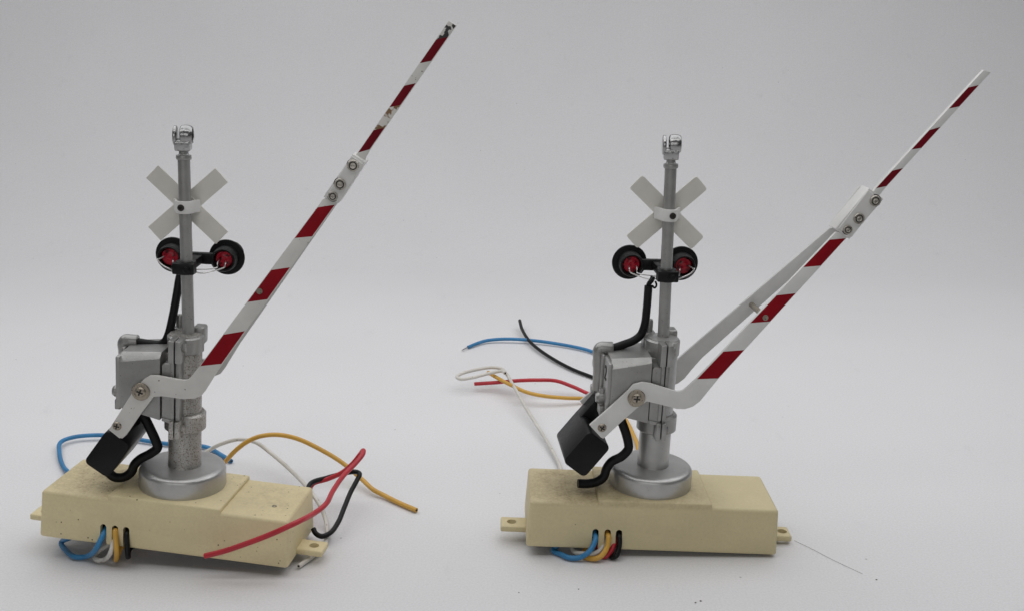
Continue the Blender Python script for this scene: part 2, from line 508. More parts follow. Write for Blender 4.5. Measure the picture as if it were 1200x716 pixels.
# ------------------------------------------------------------------ measured data: mm
D = {'cam': (1331.642352850722, 0.27598609432708315, 164.56118880637237, 0.006199134459236197),
 'crumbs': [(2.42, 285.35), (19.32, 287.43), (51.31, 280.44), (52.88, 281.36), (105.5, 293.75), (-119.66, 479.9)],
 'gate': {'L': {'block': [(47.11, 118.25), (50.83, 116.21), (43.87, 104.31), (39.51, 105.74)],
                'bolts': [(47.44, 115.15), (44.12, 109.74), (42.26, 106.26)],
                'crank': [(5.17, 52.6), (4.21, 51.88), (3.01, 51.75), (-4.12, 52.47), (-6.13, 52.32), (-7.82, 51.16), (-9.2, 49.64), (-10.91, 47.32),
                          (-17.99, 35.0), (-15.02, 32.7), (-14.04, 32.74), (-13.05, 33.69), (-8.65, 40.83), (-5.11, 46.06), (-2.73, 46.45),
                          (3.02, 46.1), (6.41, 46.53), (8.44, 47.61), (9.56, 49.19)],
                'rivet': (23.47, -7.25, 78.55),
                'slope': (0.5366, 0.8439, 0.1307, 11.0, 56.99),
                'st': [(7.9, -10.77, 56.46, 14.1, -10.23, 57.51), (14.02, -9.3, 65.9, 20.08, -8.75, 67.11),
                       (20.15, -7.83, 75.36, 25.81, -7.33, 76.31), (26.21, -6.38, 84.7, 31.63, -5.89, 85.64),
                       (32.21, -4.93, 93.97, 37.19, -4.52, 94.57), (37.98, -3.55, 102.86, 42.89, -3.11, 103.72),
                       (39.44, -3.2, 105.12, 44.12, -2.8, 105.69)],
                'tip': [(46.64, 116.36, 49.96, 116.16), (48.16, 118.51, 51.56, 119.56), (52.15, 125.03, 55.36, 125.77),
                        (56.11, 131.52, 59.36, 132.27), (59.83, 137.62, 63.13, 138.41), (63.67, 143.9, 66.94, 144.61), (67.68, 150.46, 71.0, 151.22),
                        (70.81, 155.59, 72.97, 154.43)]},
          'R': {'block': [(56.56, 108.76), (61.31, 105.69), (52.65, 93.67), (47.95, 96.59)],
                'bolts': [(58.58, 105.22), (54.42, 99.97), (51.5, 96.61)],
                'crank': [(6.72, 50.55), (5.43, 49.35), (4.07, 49.02), (2.27, 49.42), (-4.26, 51.44), (-6.81, 51.75), (-9.27, 51.02), (-10.81, 49.09),
                          (-16.06, 43.59), (-21.33, 38.38), (-17.87, 34.67), (-17.09, 34.22), (-16.37, 34.82), (-11.58, 39.92), (-7.65, 43.83),
                          (-4.98, 45.92), (0.63, 44.6), (4.0, 43.68), (6.55, 43.63), (8.77, 44.42), (10.78, 46.11), (12.81, 49.04)],
                'rivet': (28.68, -7.34, 70.91),
                'slope': (0.6705, 0.742, 0.1309, 12.36, 53.09),
                'st': [(8.98, -10.8, 53.07, 15.76, -10.2, 53.1), (16.51, -9.35, 61.21, 23.06, -8.76, 61.38),
                       (24.12, -7.88, 69.45, 30.35, -7.31, 69.64), (31.53, -6.45, 77.45, 37.57, -5.88, 77.83),
                       (39.05, -5.0, 85.58, 44.63, -4.49, 85.83), (46.45, -3.57, 93.58, 51.69, -3.09, 93.83),
                       (48.4, -3.2, 95.69, 53.14, -2.8, 95.47)],
                'tip': [(58.11, 106.12, 60.65, 106.31), (59.34, 108.5, 62.61, 109.08), (63.47, 113.75, 66.81, 114.44), (68.37, 119.98, 71.46, 120.37),
                        (72.88, 125.71, 76.31, 126.55), (77.78, 131.95, 80.96, 132.49), (82.57, 138.05, 85.8, 138.66),
                        (86.47, 143.0, 88.76, 142.44)]}},
 'hair': [(87.45, 317.23, 0.15), (91.21, 312.33, 0.15), (95.85, 305.47, 0.15), (102.47, 296.89, 0.15)],
 'poses': {'L': [-100.94836007448185, 297.2273925450192, 5.343885634482759, -0.11681321896981833, 0.07138254945353938, -0.026434805842350684],
           'R': [42.016424206207816, 306.03008753728153, 2.0736766588469293, 0.00737951697026684, 0.035820710806014136, -0.006138551001559293]},
 'wires': {'L': {'black': [(-110.72, 304.54, 10.55), (-111.18, 300.56, 10.66), (-111.26, 298.65, 10.37), (-111.12, 297.86, 7.51),
                           (-110.82, 296.83, 4.22), (-111.5, 302.45, 4.53), (-90.88, 316.12, 2.25), (-65.24, 326.33, 5.18), (-65.11, 339.58, 8.0),
                           (-60.14, 341.76, 9.0), (-54.63, 340.76, 11.0), (-50.95, 342.29, 11.0), (-49.19, 340.51, 11.0), (-49.72, 338.06, 10.0),
                           (-51.2, 333.33, 8.0), (-52.27, 326.96, 6.0), (-53.41, 319.74, 4.0), (-55.07, 314.86, 3.0), (-57.31, 312.6, 3.0),
                           (-59.26, 313.54, 3.5), (-60.18, 314.66, 4.5)],
                 'blue': [(-117.66, 305.35, 10.95), (-118.14, 301.37, 10.76), (-118.42, 299.16, 9.78), (-119.89, 297.23, 6.68),
                          (-124.99, 301.78, 1.6), (-128.46, 302.22, 1.2), (-132.35, 305.84, 1.2), (-135.92, 311.18, 1.2), (-129.06, 306.54, 6.26),
                          (-128.49, 320.55, 5.46), (-130.05, 332.82, 5.86), (-155.35, 364.99, 1.2), (-162.42, 378.41, 1.5), (-165.07, 387.47, 2.0),
                          (-161.75, 392.01, 2.0), (-152.25, 393.82, 2.0), (-142.4, 392.71, 1.5), (-128.43, 388.35, 1.2), (-111.96, 385.4, 1.2),
                          (-104.75, 378.93, 1.0), (-99.32, 372.93, 1.0)],
                 'red': [(-110.35, 305.48, 9.9), (-110.86, 302.95, 6.98), (-109.67, 305.26, 4.34), (-103.57, 310.57, 3.29), (-88.82, 315.91, 3.11),
                         (-64.56, 324.21, 4.17), (-64.85, 341.1, 7.0), (-59.48, 341.11, 9.0), (-54.47, 339.87, 12.0), (-51.1, 340.25, 15.0),
                         (-48.8, 340.25, 18.0), (-47.91, 341.06, 19.0), (-47.65, 337.94, 19.0), (-49.09, 334.11, 18.0), (-52.22, 325.53, 17.0),
                         (-53.92, 315.75, 16.5), (-54.59, 306.94, 16.5), (-56.86, 300.99, 16.5), (-60.65, 289.91, 18.63), (-67.96, 289.65, 15.15),
                         (-74.14, 289.79, 12.52), (-81.1, 290.02, 9.82), (-86.69, 290.62, 7.99)],
                 'white': [(-114.43, 304.95, 10.22), (-114.92, 301.17, 9.52), (-115.62, 299.49, 7.72), (-115.74, 297.13, 5.67),
                           (-119.24, 300.35, 1.3), (-120.96, 300.25, 1.2), (-123.0, 302.81, 1.2), (-117.4, 303.16, 5.45), (-106.73, 317.98, 3.39),
                           (-99.14, 331.2, 3.09), (-110.52, 371.16, 3.0), (-106.64, 374.16, 5.0), (-102.01, 372.13, 8.0), (-95.68, 371.31, 10.0),
                           (-89.11, 368.71, 10.0), (-83.36, 366.05, 7.0), (-74.73, 354.71, 6.0), (-66.9, 340.08, 7.0), (-60.61, 328.67, 6.0),
                           (-58.28, 325.2, 3.0), (-56.68, 318.9, 1.5), (-56.19, 311.68, 1.2), (-57.6, 306.12, 1.0), (-61.69, 297.81, 1.0)],
                 'yellow': [(-114.19, 304.94, 10.7), (-114.56, 300.95, 10.7), (-114.61, 299.06, 11.22), (-114.32, 298.05, 8.48),
                            (-114.06, 297.12, 5.14), (-115.78, 300.83, 1.2), (-114.38, 303.79, 4.42), (-102.77, 317.52, 3.11), (-93.32, 328.54, 4.21),
                            (-101.32, 361.86, 2.0), (-98.27, 360.05, 6.0), (-94.06, 358.38, 11.0), (-89.27, 357.48, 15.0), (-84.81, 357.37, 17.0),
                            (-79.33, 358.82, 17.0), (-73.05, 360.37, 15.0), (-65.4, 360.68, 11.0), (-58.01, 359.11, 7.0), (-50.11, 353.4, 3.0),
                            (-46.05, 348.19, 2.0), (-42.03, 345.13, 1.3), (-36.45, 340.04, 1.0), (-30.43, 334.8, 1.0)]},
           'R': {'black': [(32.05, 311.99, 7.2), (32.18, 307.99, 7.22), (32.37, 306.08, 6.41), (32.27, 305.37, 3.71), (31.32, 303.95, 1.65),
                           (29.93, 304.93, 0.85), (32.02, 310.96, 3.4), (45.9, 326.07, 3.01), (46.8, 336.07, 2.21), (56.73, 407.81, 1.0),
                           (53.71, 440.59, 1.0), (36.29, 463.45, 1.0), (26.54, 475.11, 1.2), (16.49, 492.56, 1.5), (8.96, 510.71, 2.0),
                           (5.05, 527.98, 3.0), (3.85, 539.85, 4.0)],
                 'blue': [(24.94, 311.93, 7.15), (24.97, 307.93, 6.97), (25.25, 305.83, 6.49), (24.3, 304.11, 4.59), (22.62, 302.89, 3.0),
                          (20.17, 303.41, 1.3), (17.41, 303.75, 1.1), (14.97, 306.0, 1.0), (12.76, 308.63, 1.0), (20.03, 311.88, 4.02),
                          (36.91, 326.0, 3.33), (45.8, 336.06, 2.25), (53.91, 403.44, 1.0), (51.22, 450.82, 1.0), (39.39, 497.03, 1.2),
                          (20.25, 511.19, 1.5), (0.1, 515.88, 2.0), (-11.26, 515.21, 1.5), (-16.79, 510.71, 1.2), (-20.43, 506.02, 1.0)],
                 'red': [(31.91, 311.98, 6.0), (31.81, 308.47, 5.43), (30.97, 306.76, 4.37), (29.92, 305.64, 2.42), (27.87, 304.91, 0.85),
                         (26.02, 310.92, 3.62), (41.91, 326.04, 3.15), (44.8, 336.05, 2.28), (56.12, 395.05, 1.0), (58.05, 424.15, 1.0),
                         (47.62, 439.48, 1.0), (33.59, 440.06, 2.0), (25.68, 444.17, 4.0), (18.63, 445.79, 6.0), (10.78, 443.89, 7.0),
                         (3.74, 446.04, 6.0), (-6.94, 448.81, 4.0), (-15.55, 449.86, 3.0)],
                 'white': [(28.51, 311.95, 6.02), (28.31, 308.45, 5.55), (27.92, 306.74, 4.08), (26.33, 305.31, 2.57), (24.03, 304.69, 1.76),
                           (21.33, 306.07, 1.29), (18.88, 307.85, 1.17), (17.99, 317.86, 4.36), (14.88, 331.84, 4.08), (14.85, 335.84, 4.06),
                           (17.37, 366.88, 1.2), (15.69, 378.87, 1.5), (12.4, 394.41, 2.0), (5.63, 420.14, 4.0), (0.9, 439.22, 6.0),
                           (-2.32, 449.34, 8.0), (-4.53, 455.32, 8.0), (-8.89, 456.57, 8.0), (-16.1, 455.79, 7.0), (-21.1, 454.18, 6.0),
                           (-22.87, 449.81, 6.0), (-21.14, 447.17, 6.0), (-16.88, 447.43, 6.5), (-9.83, 450.09, 7.5), (-4.11, 449.14, 9.0),
                           (-2.66, 446.46, 9.0)],
                 'yellow': [(28.74, 311.96, 7.11), (28.77, 307.96, 7.14), (29.05, 305.86, 6.78), (28.63, 304.54, 4.4), (27.45, 303.32, 2.66),
                            (25.68, 302.9, 1.47), (23.24, 303.88, 0.85), (21.59, 305.87, 0.85), (28.01, 313.93, 3.73), (39.91, 326.02, 3.22),
                            (43.8, 336.05, 2.32), (46.5, 385.52, 1.2), (46.33, 396.07, 1.2), (41.82, 425.24, 1.2), (31.52, 435.03, 2.0),
                            (22.4, 433.67, 3.0), (14.05, 432.81, 4.0), (6.46, 434.45, 5.0), (-0.5, 440.74, 6.0), (-6.24, 449.58, 6.0),
                            (-9.96, 456.03, 6.0)]}}}


W, H, RAISE = 26.52, 14.45, 1.2
L2 = 37.5
MAST = (-0.13, 14.68)


def screw_mesh(mb, x, y, z, washer, head, rot=0.3, face=-1):
    """washer + domed cross-head screw seen from -y"""
    mb.mi = 0
    f = face
    if washer:
        mb.lathe([(washer, 0), (washer, f * 0.45), (washer * 0.93, f * 0.6), (head * 1.15, f * 0.6)], (x, y, z), 'y', 36)
        base = f * 0.55
    else:
        base = 0
    mb.lathe([(head, base), (head, base + f * 0.25), (head * 0.8, base + f * 0.55), (head * 0.35, base + f * 0.68), (0, base + f * 0.7)], (x, y, z), 'y', 28, cap=False)
    mb.mi = 1  # shade of the cross slot painted as proud dark bars
    m = Matrix.Translation((x, y + base + f * 0.62, z)) @ Matrix.Rotation(rot, 4, 'Y')
    l, w = head * 0.62, head * 0.15
    mb.box(-l, l, -0.13, 0.13, -w, w, 0, 1, m)
    mb.box(-w, w, -0.14, 0.14, -l, l, 0, 1, m)
    mb.mi = 0


def ring_bolt(mb, x, y, z, r):
    """rolled-over rivet: concentric rings seen from -y"""
    mb.mi = 0
    mb.lathe([(r, 0), (r, -0.5), (r * 0.92, -0.7), (r * 0.72, -0.7), (r * 0.68, -0.42), (r * 0.55, -0.42), (r * 0.5, -0.85),
              (r * 0.34, -0.95), (r * 0.24, -0.9), (r * 0.2, -0.6), (0, -0.55)], (x, y, z), 'y', 32, cap=False)
    mb.mi = 1  # dark rings paint shade into the groove and around the foot
    mb.lathe([(r * 0.72, -0.44), (r * 0.52, -0.44)], (x, y, z), 'y', 32, cap=False)
    mb.lathe([(r * 1.16, -0.03), (r * 0.9, -0.03)], (x, y, z), 'y', 32, cap=False)
    mb.mi = 0


def build_unit(u, label, cream, worn):
    g = D['gate'][u]
    px, py, pz, yaw, ty, tx = D['poses'][u]
    root = thing('crossing_signal', label, 'crossing signal', 'model railway crossing signals')
    rot = Matrix.Rotation(yaw, 4, 'Z') @ Matrix.Rotation(ty, 4, 'Y') @ Matrix.Rotation(tx, 4, 'X')
    root.matrix_world = Matrix.Translation((px * S, py * S, pz * S)) @ rot
    inv = (Matrix.Translation((px, py, pz)) @ rot).inverted()
    MX = Matrix.Translation((MAST[0], MAST[1], 0)) @ Matrix.Rotation(R(5.45 if u == 'L' else 4.5), 4, 'Z')

    # ---------------- base box
    b = MB()
    b.box(-L2, L2, 0, W, 0, H, 1.0, 4, inset_top=0.63)
    box = b.build('base_box', cream, root)
    c1 = MB()
    c1.box(-17.0, 17.2, -0.02 + 0.3, W - 0.28, 7, H + RAISE, 0.5, 3, inset_top=0.33)
    boolean(box, [c1.build('cutter', cream, root)], 'UNION')
    cut = []
    c2 = MB(); c2.box(-L2 + 1.8, L2 - 1.8, 1.8, W - 1.8, -2, H - 2)
    cut.append(c2.build('cutter', cream, root))
    for sx in ((-17.9, -14.35, -10.95) if u == 'L' else (-17.0, -13.4, -10.0)):
        c3 = MB()
        out = [(sx - 0.95, -2), (sx + 0.95, -2)] + [(sx + 0.95 * math.cos(a), 5.6 + 0.95 * math.sin(a)) for a in [math.pi * k / 10 for k in range(11)]]
        c3.prism(out, -1, 3)
        cut.append(c3.build('cutter', cream, root))
    boolean(box, cut)
    bp = MB()  # added unseen dark plate, cuts the light bouncing under the box
    bp.box(-L2 + 1.6, L2 - 1.6, 4.5, W - 1.6, 1.3, 1.9)
    bp.build('shade_plate', M['rubber'], box)
    # fixing tabs on both ends
    for sgn in (-1, 1):
        t = MB()
        x0, x1, yc, hw = sgn * (L2 - 0.6), sgn * 45.1, 11.9, 3.4
        if sgn > 0 and u == 'R':
            x1 = 44.0
        t.box(min(x0, x1), max(x0, x1), yc - hw, yc + hw, 0.4, 2.3, 0.5, 3)
        tab = t.build('mounting_tab', cream, box)
        hc = MB()
        hc.lathe([(1.45, 0), (1.45, 9)], (sgn * 41.7, yc, 0), 'z', 24)
        boolean(tab, [hc.build('cutter', cream, root)])
    # small sunk rivet on the top right
    if u == 'L':
        s = MB()
        s.lathe([(0.75, H - 0.3), (0.75, H + 0.06), (0.35, H + 0.09), (0.3, H - 0.02), (0, H - 0.02)], (30.0, 9.5, 0), 'z', 20, cap=False)
        s.build('screw_hole', M['brass'], box)

    # ---------------- cast disc and post
    d = MB()
    z0 = H + RAISE - 0.15
    d.lathe([(12.55, z0), (12.55, z0 + 4.8), (12.4, z0 + 5.4), (12.0, z0 + 5.9), (11.4, z0 + 6.2), (10.5, z0 + 6.3), (0, z0 + 6.35)], (0.25, 0, 0), 'z', 96)
    d.build('base_flange', M['silver'], root, MX, 25)
    p = MB()
    p.lathe([(5.0, 21.3), (4.75, 22.2), (4.72, 56.5), (4.55, 57.0), (4.55, 62.3), (3.0, 62.6), (0, 62.6)], (0.75, 0, 0), 'z', 56)
    post = p.build('post', M['silver_worn'] if worn else M['silver'], root, MX, 25)
    k = MB()   # lower clamp ring with its bolted ears
    k.lathe([(5.4, 33.2), (5.95, 33.7), (5.95, 38.2), (5.4, 38.8)], (0.85, 0.0, 0), 'z', 56)
    k.box(-1.25, 0.12, -9.3, -4.2, 33.0, 38.6, 0.25)
    k.box(0.42, 1.85, -9.3, -4.2, 33.2, 38.4, 0.25)
    k.lathe([(1.1, 1.85), (1.1, 2.7), (0.7, 2.9), (0, 2.9)], (0, -7.3, 35.8), 'x', 6)
    k.build('clamp_ring', M['silver_worn'] if worn else M['housing'], post, MX)
    k = MB()   # upper clamp ring
    k.lathe([(4.8, 57.0), (5.15, 57.3), (5.15, 61.6), (4.7, 62.1)], (0.75, 0.2, 0), 'z', 56)
    k.box(0.42, 1.6, -8.4, -3.8, 38.4, 57.0, 0.22)
    k.box(0.42, 2.1, -9.1, -3.8, 55.9, 62.5, 0.25)
    k.lathe([(1.3, 1.95), (1.3, 2.8), (0.8, 3.0), (0, 3.0)], (0.2, -6.9, 60.2), 'x', 6)
    k.box(2.2, 5.6, 1.6, 6.2, 58.5, 64.0, 0.8, 3)
    k.lathe([(1.15, 61.5), (1.15, 65.6), (0.95, 66.2), (0, 66.3)], (-2.5, 5.2, 0), 'z', 20)
    k.box(-4.3, -0.6, 3.2, 7.2, 57.5, 62.6, 0.5, 2)
    k.build('clamp_ring', M['housing'], post, MX)

    # ---------------- gear housing
    h = MB()
    prof = [(-15.5, 41.4), (-3.6, 38.4), (-3.6, 57.2), (-15.5, 55.2)]
    hb = bmesh.new()
    yb, yf = 8.4, -8.9
    xs = (-15.5, -3.6)

    def hv(x, y, z):
        return hb.verts.new((x, y, z))
    sec = {}
    for x, zb, zc, zt in ((-15.5, 41.4, 55.0, 57.4), (-3.85, 38.5, 57.0, 58.5)):
        ct = (zt - zc) * 1.1
        sec[x] = [hv(x, yf, zb), hv(x, yf, zc), hv(x, yf + ct, zt), hv(x, yb - ct, zt), hv(x, yb, zc), hv(x, yb, zb)]
    A, B2 = sec[-15.5], sec[-3.85]
    n = len(A)
    hb.faces.new(A)
    hb.faces.new(B2[::-1])
    for i in range(n):
        j = (i + 1) % n
        hb.faces.new([A[j], A[i], B2[i], B2[j]])
    h._merge(hb, 0.18, 2)
    # the joint piece between housing and post, set back behind a seam
    jp = [(-3.55, 38.9), (0.0, 37.9), (0.0, 55.6), (-2.6, 55.6)] + [(-2.6 - 0.95 * math.sin(a), 54.65 + 0.95 * math.cos(a)) for a in (0.4, 0.8, 1.2, 1.57)]
    h.prism(jp, -8.35, 8.0, 0.22, 2)
    h.box(-0.95, 0.1, -8.75, -3.8, 39.2, 55.9, 0.2)
    h.box(-1.55, 0.1, -9.1, -3.8, 55.9, 62.5, 0.25)
    h.prism([(-3.4, 38.3), (0.1, 37.5), (0.1, 38.6), (-3.4, 39.4)], -8.75, 6.0, 0.15)
    h.box(-4.2, -0.3, -3.9, 3.9, 40.0, 57.2, 0.3)
    housing = h.build('gear_housing', M['housing'], root, MX, 22)
    c = MB()   # end cover with its rib, bolt heads and raised figure
    c.box(-16.6, -15.3, -8.75, 8.2, 40.8, 56.6, 0.4)
    c.box(-17.4, -16.3, -1.6, 7.4, 41.5, 57.0, 0.5)
    c.prism([(2.0 + 1.9 * math.cos(t), 58.1 + 1.9 * math.sin(t)) for t in [2 * math.pi * q / 24 for q in range(24)]], -13.7, -17.2, 0.25, 2, axis='x')
    c.tube([(-15.6, 2.0, 58.1), (-17.2, 2.0, 58.1), (-17.8, 2.0, 57.2), (-17.6, 2.0, 55.0), (-17.3, 2.0, 50), (-17.3, 2.0, 45)], 1.85, 20, 5)
    for bz_, by_ in ((52.6, 4.6), (44.6, -4.0), (44.0, 5.6)):
        c.lathe([(1.75, -16.3), (1.75, -18.2), (1.3, -18.9), (0, -19.1)], (0, by_, bz_), 'x', 20)
    c.tube([(-17.0, -4.0, 42.0), (-17.0, -4.0, 47.5)], 1.0, 12, 2)
    c.box(-17.9, -16.2, -6.0, -1.6, 39.6, 42.6, 0.3)
    c.mi = 1  # dark colour paints the shading of the embossed figure
    c.text('2', 6.2, Matrix.Translation((-16.68, -5.2, 52.6)) @ Matrix.Rotation(R(-90), 4, 'Z') @ Matrix.Rotation(R(90), 4, 'X'))
    c.mi = 0
    c.build('end_cover', [M['housing'], M['shade_and_core']], housing, MX)

    # ---------------- rubber tube from housing to lamps, and the loop below
    t = MB()
    if u == 'L':
        pts = [(-17, 2, 58.1), (-14, 2.0, 57.9), (-10, 2.0, 57.6), (-7.4, 2.0, 57.7), (-5.9, 2.0, 58.7), (-5.0, 2.2, 60.6), (-3.8, 2.8, 66.5), (-2.9, 3.6, 73), (-2.4, 5, 78), (-1.9, 7.5, 80.2), (-0.8, 9, 81)]
    else:
        pts = [(-17, 2, 58.1), (-13.5, 2.0, 58.2), (-10.5, 2.4, 59.1), (-7.4, 2.7, 60.3), (-5.4, 2.9, 62.0), (-4.4, 3, 65.0), (-4.1, 3, 70.5), (-4.1, 3, 77.0)]
    t.tube(pts, 1.22, 14, 6)
    t.build('rubber_tube', M['rubber'], root, MX)
    t = MB()
    if u == 'L':
        pts = [(-12.6, -3, 41), (-10.6, -3, 37.5), (-8.4, -3, 33), (-6.9, -3, 29.6), (-6.4, -3, 27.6), (-8.4, -3, 25.6), (-11.4, -3, 23.6), (-13.2, -3, 21.6), (-14.2, -3, 19.2), (-16.2, -3.2, 17.5), (-19.0, -3.2, 17.2), (-21.0, -3.2, 18.6)]
    else:
        pts = [(-12.0, -3, 41), (-10.6, -3, 37.2), (-8.9, -3, 33), (-7.9, -3, 29.6), (-7.8, -3, 28), (-9.6, -3, 25.6), (-12.6, -3, 23.8), (-14.0, -3, 21.6), (-14.8, -3.2, 18.9), (-16.8, -3.4, 17.4), (-19.4, -3.6, 16.9), (-22.6, -3.8, 17.0)]
    t.tube(pts, 1.38, 14, 6, 1.0)
    t.build('rubber_tube', M['rubber'], root, MX)

    # ---------------- pole and its head
    lean = R(-1.9) if u == 'L' else R(-2.1)
    PM = MX @ Matrix.Translation((1.45 if u == 'L' else 0.75, 0, 66)) @ Matrix.Rotation(lean, 4, 'Y') @ Matrix.Translation((0, 0, -66))
    q = MB()
    q.lathe([(1.72, 60), (1.70, 112.3), (2.05, 112.5), (2.15, 113.0), (2.05, 113.6), (1.5, 113.8), (1.3, 114.1), (1.3, 115.3), (0, 115.3)], (0, 0, 0), 'z', 32)
    pole = q.build('pole', M['housing'], root, PM)
    hx = MB()
    hyaw = Matrix.Rotation(R(8 if u == 'L' else -8), 4, 'Z')
    body = [(1.9, 114.9), (2.4, 116.0), (2.6, 117.4), (2.2, 118.0), (-2.2, 118.0), (-2.6, 117.4), (-2.4, 116.0), (-1.9, 114.9)]
    hx.prism(body, -2.2, 2.0, 0.7, 4, axis='x')
    ear = [(2.75 * math.cos(a), 118.9 + 2.85 * math.sin(a)) for a in [2 * math.pi * q_ / 28 for q_ in range(28)]]
    hx.prism(ear, -2.6, -1.6, 0.42, 4, axis='x')
    head = hx.build('pole_head', M['chrome'], pole, PM @ hyaw)
    dr = MB()      # open ring curled over the head, its axis across the pole
    dr.lathe([(2.1, -0.6), (2.35, -0.7), (2.6, -0.45), (2.78, 0.4), (2.8, 1.0), (2.72, 1.7), (2.5, 2.3), (2.2, 2.6), (2.0, 2.4), (2.0, 0.9), (2.1, -0.7)], (0, 0, 119.2), 'x', 44, cap=False)
    dr.lathe([(2.1, 0.4), (2.0, 0.9), (0, 0.9)], (0, 0, 119.2), 'x', 32, cap=False)
    dr.build('head_ring', M['chrome'], pole, PM @ hyaw)

    # ---------------- crossbuck (seen from its blank back)
    XM = MX @ Matrix.Translation((0.15 if u == 'L' else -0.35, 2.6, 99.2 if u == 'L' else 99.0)) @ Matrix.Rotation(R(-1.6 if u == 'L' else -0.5), 4, 'Y')
    x = MB()
    for s_, yy in ((1, 0.0), (-1, 0.45)):
        m = Matrix.Rotation(s_ * R(42.5), 4, 'Y')
        ll, ww, cr = 13.2, 2.6, (0.12 if u == 'L' else 0.8)
        out = []
        for (sx_, sz_, a0) in ((1, 1, 0), (-1, 1, 90), (-1, -1, 180), (1, -1, 270)):
            for q_ in range(5):
                a = R(a0 + 90 * q_ / 4)
                out.append((sx_ * (ll - cr) + cr * math.cos(a), sz_ * (ww - cr) + cr * math.sin(a)))
        x.prism(out, yy, yy + 0.44, 0.08, 1, m)
    cb = x.build('crossbuck', M['bone'], root, XM)
    bd = MB()   # strap round the pole
    pts = [(-3.9, 0.0), (-3.6, -0.6)] + [(2.6 * math.cos(a), -2.4 + 2.6 * math.sin(a)) for a in [math.pi + math.pi * q_ / 14 for q_ in range(15)]] + [(3.6, -0.6), (3.9, 0.0)]
    inner = [(pp[0] * 0.8, pp[1] * 0.84) for pp in pts]
    bd.prism(pts + inner[::-1], -1.75, 1.75, 0.15, 2, axis='z')
    clampx = bd.build('clamp_band', M['white'], cb, XM)
    sw = MB()  # darkness of the screw hole painted on a raised plug
    sw.lathe([(0.95, -4.6), (0.95, -5.15), (0.8, -5.3), (0.45, -5.3), (0.4, -5.0), (0, -5.0)], (-0.3 if u == 'L' else 0.55, 0, 0), 'y', 24, cap=False)
    sw.build('screw', M['shade_and_core'], clampx, XM)

    # ---------------- lamps
    LM = MX @ Matrix.Translation((0.45 if u == 'L' else 0.05, 0, 81.8 if u == 'L' else 81.2)) @ Matrix.Rotation(R(-2.2 if u == 'L' else 0.2), 4, 'Y')
    br = MB()
    br.lathe([(2.75, -1.75), (2.95, -1.5), (2.95, 1.5), (2.75, 1.75)], (0.2, 0, 0), 'z', 32)
    br.box(-1.6, 1.9, 2.0, 13.0, -1.3, 1.3, 0.3)
    br.box(-5.2, 5.2, 11.2, 13.2, -1.65, 1.7, 0.3)
    br.box(-2.9, 3.3, -3.1, -1.0, -1.6, 1.6, 0.4)
    br.lathe([(1.0, -3.0), (1.0, -3.6), (0.7, -3.8), (0, -3.8)], (1.3, 0, -0.1), 'y', 20)
    br.build('lamp_bracket', M['black'], root, LM)
    for sgn in (-1, 1):
        lx = sgn * 7.95
        lp = MB()
        lp.lathe([(2.7, 13.2), (2.85, 10.6), (3.3, 10.3), (3.5, 10.6), (3.55, 11.6), (3.7, 12.2), (3.7, 14.6), (5.2, 14.7), (5.35, 15.0), (5.2, 15.4), (3.6, 15.5), (3.6, 16.6), (3.0, 16.6), (2.7, 15.9), (0, 15.9)], (lx, 0, 0), 'y', 48, cap=False)
        lamp = lp.build('signal_lamp', M['black'], root, LM, 25)
        vz = MB()      # hood over the lens on the far side
        hood = []
        hi = []
        for q_ in range(15):
            a = R(-10 + 200 * q_ / 14)
            hood.append((lx + 3.75 * math.cos(a), 3.75 * math.sin(a)))
            hi.append((lx + 3.45 * math.cos(a), 3.45 * math.sin(a)))
        vz.prism(hood + hi[::-1], 15.3, 20.5, 0.0)
        vz.build('lamp_hood', M['black'], lamp, LM)
        rd = MB()
        rd.lathe([(2.72, 13.0), (2.7, 12.2), (2.35, 11.7), (1.5, 11.75), (0.9, 11.5), (0.4, 11.6), (0, 11.6)], (lx, 0, 0), 'y', 32, cap=False)
        rd.build('lamp_socket', M['lamp_red'], lamp, LM)
        ln_ = MB()
        ln_.lathe([(2.7, 15.95), (2.5, 16.5), (1.5, 17.0), (0, 17.2)], (lx, 0, 0), 'y', 32, cap=False)
        ln_.build('lamp_lens', M['lamp_red'], lamp, LM)
        ld = MB()
        j = 1 if u == 'L' else -1
        if sgn * j > 0:
            ld.tube([(lx - 1.3 * j, 11.0, -0.2), (lx - 1.5 * j, 10.0, -0.9), (lx - 1.4 * j, 9.4, -1.9), (lx - 2.6 * j, 9.2, -2.3), (lx - 4.8 * j, 7.5, -2.2), (lx - 6.6 * j, 4.0, -1.6)], 0.2, 8, 6)
            ld.tube([(lx + 0.7 * j, 11.0, -0.3), (lx + 0.9 * j, 9.9, -0.9), (lx + 0.6 * j, 9.5, -1.8), (lx - 1.0 * j, 9.2, -2.5), (lx - 2.8 * j, 8.6, -3.0), (lx - 5.0 * j, 6.2, -3.1), (lx - 6.6 * j, 3.5, -2.1)], 0.2, 8, 6)
        else:
            ld.tube([(lx - 1.6 * j, 11.0, 0.3), (lx - 2.4 * j, 10.0, -0.2), (lx - 2.9 * j, 9.3, -0.3), (lx - 1.6 * j, 8.8, -1.7), (lx + 1.2 * j, 7.6, -2.7), (lx + 4.4 * j, 4.0, -2.6)], 0.2, 8, 6)
            ld.tube([(lx + 1.2 * j, 11.0, -0.3), (lx + 1.4 * j, 9.8, -0.9), (lx + 1.6 * j, 9.3, -2.4), (lx + 3.0 * j, 8.4, -2.9), (lx + 5.2 * j, 4.5, -2.4)], 0.2, 8, 6)
        ld.build('lamp_lead', M['lead'], lamp, LM)
